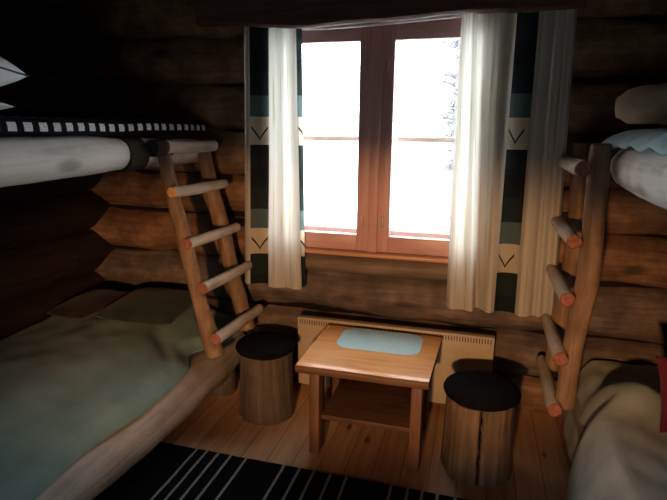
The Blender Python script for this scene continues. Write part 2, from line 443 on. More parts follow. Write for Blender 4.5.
# ------------------------------------------------------------ the setting
XL, XR, YB, YF, ZC = -2.5, 1.62, 3.0, -2.6, 2.6
bm = new(); box(bm, (XL - 0.4, YF - 0.3, -0.1), (XR + 0.4, YB + 0.28, 0.0))
structure(build('floor', bm, FLOOR, origin=(0, 0, 0), smooth=False))
bm = new(); box(bm, (XL - 0.4, YF - 0.3, ZC), (XR + 0.4, YB + 0.5, ZC + 0.1))
for k in range(18):
    x = XL + 0.1 + k * 0.24
    box(bm, (x, YF, ZC - 0.012), (x + 0.225, YB + 0.1, ZC + 0.01), 0.008)
structure(build('ceiling', bm, CEIL, origin=(0, 0, 0), smooth=False))

SEAMS = [-0.05, 0.21, 0.50, 0.815, 1.105, 1.36, 1.64, 1.92, 2.21, 2.5, 2.78]
OX0, OX1 = -1.21, 0.05           # window opening
bm = new()
rnd = random.Random(4)
for i in range(len(SEAMS) - 1):
    z0, z1 = SEAMS[i], SEAMS[i + 1]; zc = (z0 + z1) / 2; h = (z1 - z0) / 2
    r = h * 1.01
    def seg_(xa, xb, sd):
        n = 8; pts = []; rr = []
        for k in range(n + 1):
            x = xa + (xb - xa) * k / n
            pts.append((x, YB + 0.155 + rnd.uniform(-0.012, 0.012), zc + rnd.uniform(-0.011, 0.011)))
            rr.append(r * rnd.uniform(0.95, 1.05))
        log(bm, pts, rr, seg=28, step=0.05, rough=0.085, seed=sd, side_mi=2 if i in (1, 2) else 0)  # rows below the sill take the painted shade
    if 0.8 < z0 < 2.1:
        seg_(XL - 0.25, OX0, i * 2 + 1); seg_(OX1, XR + 0.25, i * 2 + 40)
    else:
        seg_(XL - 0.25, XR + 0.25, i * 2 + 1)
# chinking behind the joints so no daylight leaks between logs
box(bm, (XL - 0.3, YB + 0.115, -0.05), (OX0 - 0.01, YB + 0.22, 2.75), mi=3); box(bm, (OX1 + 0.01, YB + 0.115, -0.05), (XR + 0.3, YB + 0.22, 2.75), mi=3)
box(bm, (OX0 - 0.02, YB + 0.115, -0.05), (OX1 + 0.02, YB + 0.22, 0.82), mi=3); box(bm, (OX0 - 0.02, YB + 0.115, 2.21), (OX1 + 0.02, YB + 0.22, 2.75), mi=3)
structure(build('wall_back', bm, [WALL_X, LOG_END, WALL_SHADED, CHINK_SHADE], origin=(0, 0, 0)))

def side_wall(name, x, sgn):
    bm = new(); rn = random.Random(11 if sgn < 0 else 12)
    zs = [(-0.16 if sgn else 0)] + [(SEAMS[i] + SEAMS[i + 1]) / 2 for i in range(len(SEAMS) - 1)]
    for i in range(len(zs) - 1):
        zc = (zs[i] + zs[i + 1]) / 2; r = (zs[i + 1] - zs[i]) / 2 * 1.05
        pts = []; rr = []
        for k in range(7):
            y = YF - 0.2 + (YB + 0.35 - YF) * k / 6
            pts.append((x + sgn * 0.155 + rn.uniform(-0.008, 0.008), y, zc + rn.uniform(-0.006, 0.006))); rr.append(r * rn.uniform(0.97, 1.03))
        log(bm, pts, rr, seg=28, step=0.07, rough=0.045, seed=60 + i + (20 if sgn > 0 else 0))
    box(bm, (x + sgn * 0.155 - 0.05, YF - 0.2, -0.05), (x + sgn * 0.155 + 0.05, YB + 0.3, 2.75))
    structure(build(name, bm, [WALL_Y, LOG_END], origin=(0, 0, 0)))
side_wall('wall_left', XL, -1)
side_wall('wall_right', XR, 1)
bm = new()
for i in range(len(SEAMS) - 1):
    zc = (SEAMS[i] + SEAMS[i + 1]) / 2; r = (SEAMS[i + 1] - SEAMS[i]) / 2 * 1.05
    log(bm, [(XL - 0.2, YF - 0.155, zc), (-0.4, YF - 0.155, zc), (XR + 0.2, YF - 0.155, zc)], [r, r, r], seg=20, step=0.15, rough=0.04, seed=90 + i)
box(bm, (XL - 0.3, YF - 0.22, -0.05), (XR + 0.3, YF - 0.1, 2.75))
structure(build('wall_front', bm, [WALL_X, LOG_END], origin=(0, 0, 0)))

# window: casing, two sashes, glass, glazing bars, hinges
SW, SE = OX0, OX1; SB, ST = 0.935, 2.222
win = bpy.data.objects.new('window_1', None); COL.objects.link(win); win.location = (-0.58, 3.0, SB); structure(win)
bm = new()
for (a, c) in ((SW, SW + 0.03), (SE - 0.03, SE)): box(bm, (a, 3.0, SB - 0.03), (c, 3.30, ST + 0.03), 0.004)
box(bm, (SW, 3.0, ST), (SE, 3.30, ST + 0.03), 0.004); box(bm, (SW, 3.0, SB - 0.035), (SE, 3.30, SB), 0.004)
build('window_casing', bm, FRAME, win)
bm = new(); box(bm, (-0.617, 2.99, SB), (-0.557, 3.09, ST), 0.006); build('mullion', bm, FRAME, win)
def sash(x0, x1, hinge_x):
    bm = new()
    y0, y1 = 3.0, 3.055; w = 0.072
    box(bm, (x0, y0, SB + 0.003), (x0 + w, y1, ST - 0.003), 0.006); box(bm, (x1 - w, y0, SB + 0.003), (x1, y1, ST - 0.003), 0.006)
    s = build('sash', bm, FRAME, win)
    bm = new(); box(bm, (x0 + w - 0.002, y0 + 0.001, SB + 0.003), (x1 - w + 0.002, y1, SB + 0.1), 0.006); box(bm, (x0 + w - 0.002, y0 + 0.001, ST - 0.09), (x1 - w + 0.002, y1, ST - 0.003), 0.006)
    build('sash_rail', bm, FRAME_H, s)
    bm = new(); box(bm, (x0 + w - 0.004, 3.027, SB + 0.096), (x1 - w + 0.004, 3.031, ST - 0.086)); build('glass_pane', bm, GLASS, s, smooth=False)
    bm = new(); box(bm, (x0 + w - 0.002, 3.205, 1.583), (x1 - w + 0.002, 3.23, 1.612), 0.004); build('glazing_bar', bm, BARW, s)
    bm = new(); box(bm, (x0, 3.20, SB), (x0 + 0.035, 3.25, ST)); box(bm, (x1 - 0.035, 3.20, SB), (x1, 3.25, ST)); box(bm, (x0, 3.20, SB), (x1, 3.25, SB + 0.10)); box(bm, (x0, 3.20, ST - 0.05), (x1, 3.25, ST))
    build('outer_sash', bm, BARW, s)
    for z in (1.12, 2.0):
        bm = new(); log(bm, [(hinge_x, 2.994, z - 0.025), (hinge_x, 2.994, z), (hinge_x, 2.994, z + 0.025)], [0.007] * 3, seg=10, step=0.02, rough=0, end_mi=0); build('hinge', bm, METAL, s)
sash(SW + 0.03, -0.614, -0.65); sash(-0.56, SE - 0.03, -0.525)

# light pine sill board on a thick hewn sill log
bm = new(); box(bm, (SW - 0.05, 2.956, SB - 0.022), (SE + 0.05, 3.12, SB - 0.002), 0.007)
structure(build('trim_1', bm, SILLW, origin=(-0.58, 3.0, SB)))
bm = new()
log(bm, [(OX0 - 0.03, 3.088, 0.845), (-0.9, 3.086, 0.847), (-0.5, 3.088, 0.843), (OX1 + 0.03, 3.088, 0.848)], [0.125, 0.122, 0.124, 0.12], seg=24, step=0.04, rough=0.05, seed=33, oval=0.58)
structure(build('trim_2', bm, [SILL_LOG, LOG_END], origin=(-0.58, 3.0, 0.85)))

# outside: snow and frosted trees
bm = new(); bmesh.ops.create_grid(bm, x_segments=50, y_segments=40, size=1.0)
for v in bm.verts:
    v.co = Vector((v.co.x * 26, 3.5 + (v.co.y + 1) * 22, 0))
    v.co.z = -0.35 + 0.25 * noise.noise(v.co * 0.25) + max(0, v.co.y - 12) * 0.12
structure(build('snow_ground', bm, SNOW, origin=(0, 20, -0.4)))
def tree(x, y, z, h, spread, seed, label, nb, k_=1.0):
    rn = random.Random(seed)
    t = thing('frosted_tree', label, 'tree', (x, y, z))
    bm = new(); log(bm, [(x, y, z), (x + 0.05, y, z + h * 0.5), (x, y, z + h)], [0.07, 0.05, 0.015], seg=10, step=0.3, rough=0.1, seed=seed, end_mi=0)
    build('trunk', bm, TWIG, t)
    bm = new()
    for k in range(nb):
        zz = z + h * rn.uniform(0.12, 0.98); f = 1 - 0.55 * (zz - z) / h
        an = rn.uniform(0, 6.283); L = spread * f * rn.uniform(0.4, 1.0)
        a = Vector((x, y, zz)); b = a + Vector((math.cos(an) * L, math.sin(an) * L, rn.uniform(-0.1, 0.35) * L))
        mdl = (a + b) / 2 + Vector((0, 0, 0.06 * L))
        log(bm, [a, mdl, b], [0.012 * k_, 0.008 * k_, 0.004 * k_], seg=4, step=0.2, rough=0, end_mi=0)
        for q in range(7):
            s = rn.uniform(0.25, 1.0); p = a.lerp(b, s)
            d = Vector((rn.uniform(-1, 1), rn.uniform(-1, 1), rn.uniform(-0.6, 0.6))).normalized() * L * rn.uniform(0.12, 0.35)
            log(bm, [p, p + d * 0.5 + Vector((0, 0, 0.01)), p + d], [0.006 * k_, 0.005 * k_, 0.003 * k_], seg=3, step=0.3, rough=0, end_mi=0, cap=False)
    br = build('branches', bm, TWIG, t); br['kind'] = 'stuff'
tree(-0.42, 8.0, -0.4, 5.2, 0.5, 5, 'frosted pale tree outside behind the right window pane', 420)

# pelmet: dark rough-edged board above the window, with the white curtain track behind it
bm = new()
ptsb = spline([(-1.56, 2.205), (-1.3, 2.196), (-0.96, 2.172), (-0.7, 2.183), (-0.43, 2.189), (-0.14, 2.207), (0.13, 2.203), (0.42, 2.208)], 50)
vs = []
for (x, zb) in ptsb:
    zb += 0.004 * noise.noise(Vector((x * 14, 0, 0)))
    vs.append([bm.verts.new((x, y, z)) for (y, z) in ((2.755, zb + 0.012), (2.77, zb), (2.80, zb), (2.81, zb + 0.01), (2.81, 2.43), (2.755, 2.43))])
for i in range(len(vs) - 1):
    for k in range(6): bm.faces.new((vs[i][k], vs[i][(k + 1) % 6], vs[i + 1][(k + 1) % 6], vs[i + 1][k]))
bm.faces.new(vs[0]); bm.faces.new(vs[-1])
pel = tag(build('curtain_pelmet', bm, PELMET), 'long dark wooden pelmet board with wavy lower edge above the window', 'pelmet')
for bx in (-1.55, 0.36):
    bm = new(); box(bm, (bx, 2.812, 2.37), (bx + 0.05, 3.02, 2.42), 0.004); build('bracket', bm, PELMET, pel)
bm = new()
tr_pts = spline([(-1.09, 2.965, 2.205), (-0.9, 2.965, 2.20), (-0.6, 2.965, 2.208), (-0.35, 2.965, 2.222), (-0.09, 2.965, 2.235)], 30)
log(bm, [p for p in tr_pts[::5]], [0.008] * len(tr_pts[::5]), seg=8, step=0.04, rough=0, end_mi=0)
tag(build('curtain_rod', bm, WHITE_LACE), 'thin white curtain rod running behind the pelmet', 'curtain rod')

# curtains
def curtain(name, label, top, bot, mat, z_top, z_bot, nu=150, nv=34):
    """top / bot: control points (x, y) of the pleats; hem along the bottom"""
    bm = new(); uvl = bm.loops.layers.uv.new('UVMap')
    T = spline(top, nu); B = spline(bot, nu)
    us = [0.0]
    for i in range(nu): us.append(us[-1] + math.dist(T[i], T[i + 1]) * 0.5 + math.dist(B[i], B[i + 1]) * 0.5)
    g = []
    for j in range(nv + 1):
        f = j / nv; row = []
        fe = f ** 1.2
        for i in range(nu + 1):
            x = T[i][0] * (1 - fe) + B[i][0] * fe; y = T[i][1] * (1 - fe) + B[i][1] * fe
            y += 0.006 * noise.noise(Vector((us[i] * 7, f * 3, 1.0)))
            zb = z_bot(x) if callable(z_bot) else z_bot
            row.append(bm.verts.new((x, y, z_top * (1 - f) + zb * f)))
        g.append(row)
    for j in range(nv):
        for i in range(nu):
            q = ((j, i), (j, i + 1), (j + 1, i + 1), (j + 1, i))
            f = bm.faces.new([g[a][b] for a, b in q])
            for lp, (a, b) in zip(f.loops, q): lp[uvl].uv = (us[b], g[a][b].co.z)
    o = build(name, bm, mat, smooth=True, angle=80)
    tag(o, label, 'curtain', 'curtains at the window')
    return o, us
def u_of(top, bot, X, nu=150):
    T = spline(top, nu); B = spline(bot, nu); u = 0.0; best = (9, 0)
    for i in range(nu):
        xm = (T[i][0] + B[i][0]) / 2
        if abs(xm - X) < best[0]: best = (abs(xm - X), u)
        u += math.dist(T[i], T[i + 1]) * 0.5 + math.dist(B[i], B[i + 1]) * 0.5
    return best[1]
CUR_L = curtain_mat('left_curtain_cloth', [(0.055, 0.20), (0.46, 0.60)], 0.895)
topL = [(-1.345, 2.915), (-1.315, 2.895), (-1.28, 2.915), (-1.24, 2.93), (-1.20, 2.925), (-1.178, 2.885), (-1.13, 2.87), (-1.09, 2.885), (-1.05, 2.87), (-1.03, 2.895), (-1.035, 2.93), (-1.01, 2.95)]
botL = [(-1.385, 2.915), (-1.35, 2.885), (-1.31, 2.91), (-1.27, 2.93), (-1.23, 2.925), (-1.205, 2.875), (-1.15, 2.86), (-1.09, 2.885), (-1.03, 2.86), (-0.995, 2.885), (-1.01, 2.925), (-0.985, 2.93)]
curtain('curtain', 'left curtain, white drape with dark teal and cream blocks beside the ladder', topL, botL, CUR_L, 2.25, 0.70)
topR = [(-0.14, 2.93), (-0.12, 2.88), (-0.085, 2.89), (-0.06, 2.87), (-0.05, 2.93), (-0.035, 2.95), (0.0, 2.945), (0.03, 2.94), (0.05, 2.89), (0.085, 2.875), (0.12, 2.89), (0.15, 2.915), (0.19, 2.92), (0.225, 2.91), (0.25, 2.875), (0.29, 2.88), (0.315, 2.905), (0.335, 2.885), (0.36, 2.905), (0.385, 2.88), (0.405, 2.93)]
botR = [(-0.13, 2.93), (-0.10, 2.87), (-0.04, 2.885), (0.015, 2.865), (0.03, 2.93), (0.045, 2.95), (0.06, 2.93), (0.08, 2.90), (0.095, 2.875), (0.115, 2.87), (0.13, 2.89), (0.155, 2.915), (0.20, 2.92), (0.24, 2.905), (0.265, 2.865), (0.31, 2.875), (0.34, 2.905), (0.365, 2.88), (0.40, 2.905), (0.43, 2.87), (0.455, 2.93)]
CUR_R = curtain_mat('right_curtain_cloth', [(u_of(topR, botR, 0.133), u_of(topR, botR, 0.238))], 0.895)
curtain('curtain', 'right curtain, cream drape with a dark column of blocks beside the right bunk', topR, botR, CUR_R, 2.26, 0.668)

# ------------------------------------------------------------ radiator
rad = thing('electric_radiator', 'flat beige electric radiator on the wall under the window', 'radiator', (-0.435, 2.95, 0.05))
bm = new(); box(bm, (-1.03, 2.905, 0.055), (0.155, 2.96, 0.51), 0.008); build('casing', bm, RADIATOR, rad)
bm = new()
for k in range(74):
    x = -1.015 + k * 0.0157
    box(bm, (x, 2.9035, 0.468), (x + 0.006, 2.906, 0.497))
build('grille', bm, SLOT, rad, smooth=False)
for x in (-0.9, 0.0):
    bm = new(); box(bm, (x, 2.945, 0.12), (x + 0.05, 3.035, 0.45), 0.003); build('wall_bracket', bm, SLOT, rad)

# ------------------------------------------------------------ table and placemat
tab = thing('coffee_table', 'low varnished pine table with a shelf in front of the radiator', 'table', (-0.48, 2.56, 0))
ZT = 0.50
bm = new()
nx, ny = 34, 14
def edge_front(x): return 2.268 + 0.006 * noise.noise(Vector((x * 7, 2, 0))) + 0.02 * max(0, (x + 0.2) / 0.07) ** 2 * 0.3
x0, x1 = -0.818, -0.137
rows = []
for j, (dy, z) in enumerate([(0.016, ZT - 0.044), (0.004, ZT - 0.034), (0.0, ZT - 0.016), (0.003, ZT - 0.004), (0.009, ZT)]):
    rows.append([bm.verts.new((x0 + (x1 - 0.02 - x0) * i / nx, edge_front(x0 + (x1 - x0) * i / nx) + dy + (0.003 * noise.noise(Vector((i * 0.4, j, 0)))), z)) for i in range(nx + 1)])
for j in range(1, ny + 1):
    rows.append([bm.verts.new((x0 + (x1 - 0.02 * (1 - j / ny) - x0) * i / nx, 2.28 + (2.858 - 2.28) * j / ny, ZT)) for i in range(nx + 1)])
rows.append([bm.verts.new((x0 + (x1 - x0) * i / nx, 2.858, ZT - 0.044)) for i in range(nx + 1)])
for a in range(len(rows)):
    b_ = (a + 1) % len(rows)
    for i in range(nx):
        f = bm.faces.new((rows[a][i], rows[a][i + 1], rows[b_][i + 1], rows[b_][i]))
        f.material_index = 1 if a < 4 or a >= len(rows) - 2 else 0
for i in (0, nx):
    f = bm.faces.new([r[i] for r in rows]); f.material_index = 1
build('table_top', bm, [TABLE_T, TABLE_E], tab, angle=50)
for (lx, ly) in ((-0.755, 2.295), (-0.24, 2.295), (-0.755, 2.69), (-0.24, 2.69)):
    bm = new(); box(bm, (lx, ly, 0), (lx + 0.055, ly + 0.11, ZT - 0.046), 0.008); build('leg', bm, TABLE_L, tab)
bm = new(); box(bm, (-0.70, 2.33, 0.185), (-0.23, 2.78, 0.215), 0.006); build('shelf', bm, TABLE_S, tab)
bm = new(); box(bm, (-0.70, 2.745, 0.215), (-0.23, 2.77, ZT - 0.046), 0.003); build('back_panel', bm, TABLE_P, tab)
bm = new()
def rrect(bm, xa, xb, ya, yb, r, z0, z1):
    ring = []
    for (cx, cy, a0) in ((xb - r, yb - r, 0), (xa + r, yb - r, 90), (xa + r, ya + r, 180), (xb - r, ya + r, 270)):
        for k in range(7):
            a = math.radians(a0 + k * 15); ring.append((cx + r * math.cos(a), cy + r * math.sin(a)))
    lo = [bm.verts.new((x, y, z0)) for x, y in ring]; hi = [bm.verts.new((x, y, z1)) for x, y in ring]
    n = len(ring)
    for k in range(n): bm.faces.new((lo[k], lo[(k + 1) % n], hi[(k + 1) % n], hi[k]))
    bm.faces.new(lo); bm.faces.new(hi)
rrect(bm, -0.695, -0.235, 2.545, 2.84, 0.075, ZT + 0.0005, ZT + 0.0055)
tag(build('placemat', bm, MAT_BLUE), 'light blue placemat with rounded corners lying on the low table', 'placemat')

# ------------------------------------------------------------ log stools
def stool(cx, cy, r, h, wood_m, label, seed, crack_a=None):
    crack = crack_a is not None; crack_a = crack_a or 0.0
    t = thing('log_stool', label, 'stool', (cx, cy, 0), 'log stools by the table')
    bm = new()
    seg = 180; n = 36; rn = []
    for j in range(n + 1):
        z = h * j / n; ring = []
        for k in range(seg):
            an = 2 * math.pi * k / seg
            nz = noise.noise(Vector((math.cos(an) * 1.2 + seed, math.sin(an) * 1.2, z * 1.5)))
            nz2 = noise.noise(Vector((math.cos(an) * 5 + seed, math.sin(an) * 5, z * 2)))
            ca = crack_a + 0.11 * noise.noise(Vector((z * 9, seed, 0))) + 0.03 * noise.noise(Vector((z * 40, seed, 5)))
            d = abs((an - ca + math.pi) % (2 * math.pi) - math.pi)
            rr = r * (1 + 0.08 * nz + 0.035 * nz2 + 0.05 * (1 - z / h) ** 2)
            if crack and d < 0.05: rr -= 0.05 * (1 - d / 0.05)
            ring.append(bm.verts.new((cx + rr * math.cos(an), cy + rr * math.sin(an), z)))
        rn.append(ring)
    for j in range(n):
        for k in range(seg):
            f = bm.faces.new((rn[j][k], rn[j][(k + 1) % seg], rn[j + 1][(k + 1) % seg], rn[j + 1][k]))
            am = 2 * math.pi * (k + 0.5) / seg
            zz = h * (j + 0.5) / n; ca = crack_a + 0.11 * noise.noise(Vector((zz * 9, seed, 0))) + 0.03 * noise.noise(Vector((zz * 40, seed, 5)))
            if crack and abs((am - ca + math.pi) % (2 * math.pi) - math.pi) < 0.022: f.material_index = 2
    f = bm.faces.new(rn[-1]); f.material_index = 1
    f = bm.faces.new(rn[0]); f.material_index = 1
    build('log_base', bm, [wood_m, LOG_END, CRACK], t, angle=60)
    bm = new(); prof = [(0.0, 0.0), (0.92, 0.0), (1.02, 0.01), (1.05, 0.024), (1.02, 0.038), (0.93, 0.049), (0.75, 0.056), (0.4, 0.06), (0.0, 0.061)]
    rings = []
    for (pr, pz) in prof:
        rings.append([bm.verts.new((cx + r * 1.06 * max(pr, 0.001) * math.cos(2 * math.pi * k / 40), cy + r * 1.06 * max(pr, 0.001) * math.sin(2 * math.pi * k / 40), h + 0.001 + pz + (0.003 * noise.noise(Vector((pr * 3, k * 0.3, seed))) if 0 < pz else 0))) for k in range(40)])
    for a in range(len(rings) - 1):
        for k in range(40): bm.faces.new((rings[a][k], rings[a][(k + 1) % 40], rings[a + 1][(k + 1) % 40], rings[a + 1][k]))
    bm.faces.new(rings[0]); bm.faces.new(rings[-1])
    build('seat_cushion', bm, BLACKCUSH, t)
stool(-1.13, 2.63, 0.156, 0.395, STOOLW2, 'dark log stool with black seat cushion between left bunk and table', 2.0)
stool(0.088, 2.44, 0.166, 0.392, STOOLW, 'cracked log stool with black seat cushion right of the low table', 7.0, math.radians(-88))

# ------------------------------------------------------------ rug
bm = new(); uvl = bm.loops.layers.uv.new('UVMap')
RX0, RX1, RY0, RY1 = -1.57, 0.55, 1.52, 2.155
nx, ny = 90, 28; g = []
for j in range(ny + 1):
    g.append([])
    for i in range(nx + 1):
        x = RX0 + (RX1 - RX0) * i / nx; y = RY0 + (RY1 - RY0) * j / ny
        ye = 0.006 * noise.noise(Vector((x * 9, y, 0)))
        g[-1].append(bm.verts.new((x, y + ye, 0.009 + 0.003 * noise.noise(Vector((x * 6, y * 6, 0))))))
for j in range(ny):
    for i in range(nx):
        f = bm.faces.new((g[j][i], g[j][i + 1], g[j + 1][i + 1], g[j + 1][i]))
        for lp in f.loops: lp[uvl].uv = (lp.vert.co.x, lp.vert.co.y)
ex = bmesh.ops.extrude_face_region(bm, geom=bm.faces[:])
for v in ex['geom']:
    if isinstance(v, bmesh.types.BMVert): v.co.z = 0.001
for f in bm.faces:
    for lp in f.loops:
        if lp[uvl].uv.length == 0: lp[uvl].uv = (lp.vert.co.x, lp.vert.co.y)
rug = tag(build('rag_rug', bm, RUGM), 'black rag rug with groups of thin white stripes on the floor', 'rug')
bm = new(); rn = random.Random(3)
for k in range(95):
    y = RY0 + (RY1 - RY0) * (k + 0.5) / 95
    L = rn.uniform(0.05, 0.09); dy = rn.uniform(-0.02, 0.02)
    log(bm, [(RX0 + 0.005, y, 0.006), (RX0 - L * 0.5, y + dy * 0.5, 0.007), (RX0 - L, y + dy, 0.0035)], [0.0028, 0.003, 0.0022], seg=5, step=0.03, rough=0, end_mi=0)
fr = build('fringe', bm, STRAP, rug); fr['kind'] = 'stuff'

# ------------------------------------------------------------ bunk beds
def wlog(name, pts, radii, mats, parent, **kw):
    bm = new(); log(bm, pts, radii, **kw); return build(name, bm, mats, parent)

bedL = thing('bunk_bed', 'left log bunk bed with pale weathered upper side log', 'bunk bed', (-1.95, 1.7, 0), 'log bunk beds')
wlog('upper_side_log', [(-1.69, 0.2, 1.515), (-1.69, 1.2, 1.525), (-1.69, 1.9, 1.528), (-1.69, 2.35, 1.522), (-1.69, 2.95, 1.515)], [0.105, 0.098, 0.086, 0.075, 0.068], [PALE_Y, LOG_END], bedL, seg=28, rough=0.05, seed=21)
wlog('lower_side_log', [(-1.50, 0.2, 0.275), (-1.495, 1.3, 0.27), (-1.485, 2.1, 0.255), (-1.49, 2.6, 0.25), (-1.50, 2.94, 0.255)], [0.105, 0.112, 0.126, 0.128, 0.122], [BED_Y, LOG_END], bedL, seg=28, rough=0.05, seed=22)
wlog('shade_band', [(-1.69, 2.18, 1.524), (-1.69, 2.24, 1.524), (-1.69, 2.32, 1.523)], [0.087, 0.086, 0.084], [DARKWOOD_SHADE, DARKWOOD_SHADE], bedL, seg=24, rough=0.03, seed=23)  # dark band added to stand for shade on the log
bm = new(); box(bm, (-2.46, 0.25, 1.50), (-1.74, 2.94, 1.54), 0.004)
for k in range(9): box(bm, (-2.46, 0.3 + k * 0.3, 1.44), (-1.755, 0.36 + k * 0.3, 1.50), 0.004)
build('upper_deck', bm, CEIL, bedL)
bm = new(); box(bm, (-2.45, 0.25, 0.25), (-1.56, 2.94, 0.29), 0.004); build('lower_deck', bm, CEIL, bedL)
for y in (0.5, 2.78):
    wlog('bed_post', [(-1.5, y, 0), (-1.5, y, 0.07), (-1.5, y, 0.13)], [0.085, 0.085, 0.085], [STOOLW2, LOG_END], bedL, seg=20, rough=0.05, seed=24)

bedR = thing('bunk_bed', 'right log bunk bed with white barked upper side log', 'bunk bed', (1.05, 1.7, 0), 'log bunk beds')
wlog('upper_side_log', [(0.65, 0.5, 1.49), (0.64, 1.5, 1.50), (0.632, 2.0, 1.505), (0.625, 2.45, 1.51), (0.62, 2.62, 1.508), (0.62, 2.95, 1.508)], [0.115, 0.11, 0.105, 0.088, 0.076, 0.07], [BARK_Y, LOG_END], bedR, seg=28, rough=0.05, seed=31)
wlog('lower_side_log', [(0.67, 0.4, 0.215), (0.67, 1.5, 0.22), (0.67, 2.94, 0.225)], [0.12, 0.12, 0.115], [BED_Y, LOG_END], bedR, seg=28, rough=0.05, seed=32)
wlog('shade_band', [(0.622, 2.48, 1.51), (0.622, 2.55, 1.51), (0.621, 2.62, 1.508)], [0.093, 0.09, 0.085], [DARKWOOD_SHADE, DARKWOOD_SHADE], bedR, seg=24, rough=0.03, seed=33)  # same added band of painted shade on the right log
bm = new(); box(bm, (0.70, 0.3, 1.50), (1.57, 2.94, 1.54), 0.004)
for k in range(9): box(bm, (0.72, 0.34 + k * 0.3, 1.44), (1.57, 0.40 + k * 0.3, 1.50), 0.004)
build('upper_deck', bm, CEIL, bedR)
bm = new(); box(bm, (0.71, 0.3, 0.25), (1.57, 2.94, 0.29), 0.004); build('lower_deck', bm, CEIL, bedR)
for y in (0.6, 2.7):
    wlog('bed_post', [(0.67, y, 0), (0.67, y, 0.06), (0.67, y, 0.11)], [0.085, 0.085, 0.085], [STOOLW2, LOG_END], bedR, seg=20, rough=0.05, seed=34)

# ladders
ladL = thing('log_ladder', 'left pole ladder leaning from lower bed log to upper bunk', 'ladder', (-1.4, 2.6, 0.36), 'pole ladders on the bunks')
for y, rr in ((2.43, 0.043), (2.85, 0.045)):
    wlog('rail', [(-1.345, y, 0.415), (-1.432, y + 0.012, 0.72), (-1.492, y - 0.008, 1.05), (-1.566, y + 0.006, 1.32), (-1.60, y, 1.53)], [rr * 1.1, rr, rr * 1.02, rr * 0.95, rr * 0.9], [RAIL, LOG_END], ladL, seg=22, step=0.025, rough=0.13, seed=int(y * 10))
for i, (x, z, e) in enumerate(((-1.57, 1.55, 0), (-1.505, 1.325, 0), (-1.435, 1.058, 0), (-1.36, 0.822, 0), (-1.295, 0.545, 0))):
    rr = (0.036, 0.03, 0.031, 0.031, 0.033)[i]
    wlog('rung', [(x - 0.003, 2.345 if i else 2.40, z + 0.006), (x, 2.6, z - 0.002), (x + 0.015, 2.89, z)], [rr, rr * 0.98, rr * 0.9], [RUNG, (LOG_END, RUNG_END_LIT, RUNG_END, RUNG_END, RUNG_END)[i]], ladL, seg=18, step=0.025, rough=0.09, seed=40 + i)
wlog('pole_end', [(-1.598, 2.33, 1.55), (-1.594, 2.38, 1.55), (-1.585, 2.47, 1.55)], [0.043, 0.045, 0.042], [DARKWOOD_SHADE, DARKWOOD_SHADE], ladL, seg=18, step=0.03, rough=0.04, seed=49)

ladR = thing('log_ladder', 'right pole ladder with reddish cut rung ends against the right bunk', 'ladder', (0.48, 2.6, 0.36), 'pole ladders on the bunks')
for y, rr in ((2.43, 0.044), (2.84, 0.044)):
    wlog('rail', [(0.462, y, 0.40), (0.474, y + 0.01, 0.72), (0.499, y - 0.01, 1.05), (0.494, y + 0.006, 1.30), (0.485, y, 1.60)], [rr * 1.02, rr, rr * 1.05, rr, rr * 0.95], [RAIL, LOG_END], ladR, seg=22, step=0.025, rough=0.13, seed=int(y * 10) + 5)
for i, z in enumerate((1.505, 1.197, 0.939, 0.66, 0.406)):
    rr = 0.033
    wlog('rung', [(0.412, 2.36, z), (0.414, 2.6, z - 0.002), (0.412, 2.92, z)], [rr, rr * 0.98, rr * 0.9], [RUNG, RUNG_END], ladR, seg=18, step=0.025, rough=0.09, seed=50 + i)

# ------------------------------------------------------------ bedding
def cover(name, x_in, x_out, y0, y1, ztop, zbase, fold, edge, mat, label, cat, nx=46, ny=90, drape=False):
    """bed cover as a closed body; edge(y) gives the x of its open side; it slopes over the side log there"""
    bm = new(); T = []; Bt = []
    for j in range(ny + 1):
        y = y0 + (y1 - y0) * j / ny; ta = []; ba = []
        xe = edge(y)
        for i in range(nx + 1):
            s = i / nx
            x = x_in + (xe - x_in) * s
            if drape and s > 0.68:
                t = (s - 0.68) / 0.32; xm = xe + 0.115
                z, zb = fold(xm, y, 0.68)
                x = xm - 0.115 * math.sin(t * math.pi / 2) + 0.012 * t * noise.noise(Vector((y * 7, t, 3)))
                z = z - (z - 0.05) * (0.35 * t + 0.65 * (1 - math.cos(t * math.pi / 2)))
                ta.append(bm.verts.new((x, y, z))); ba.append(bm.verts.new((x + 0.008, y, z - 0.006)))
                continue
            if drape: x = x_in + (xe + 0.115 - x_in) * s / 0.68
            z, zb = fold(x, y, s)
            ta.append(bm.verts.new((x, y, z))); ba.append(bm.verts.new((x, y, zb)))
        T.append(ta); Bt.append(ba)
    for j in range(ny):
        for i in range(nx):
            bm.faces.new((T[j][i], T[j][i + 1], T[j + 1][i + 1], T[j + 1][i])); bm.faces.new((Bt[j][i], Bt[j + 1][i], Bt[j + 1][i + 1], Bt[j][i + 1]))
        bm.faces.new((T[j][0], T[j + 1][0], Bt[j + 1][0], Bt[j][0])); bm.faces.new((T[j][nx], Bt[j][nx], Bt[j + 1][nx], T[j + 1][nx]))
    for i in range(nx):
        bm.faces.new((T[0][i], Bt[0][i], Bt[0][i + 1], T[0][i + 1])); bm.faces.new((T[ny][i], T[ny][i + 1], Bt[ny][i + 1], Bt[ny][i]))
    return tag(build(name, bm, mat, angle=70), label, cat)

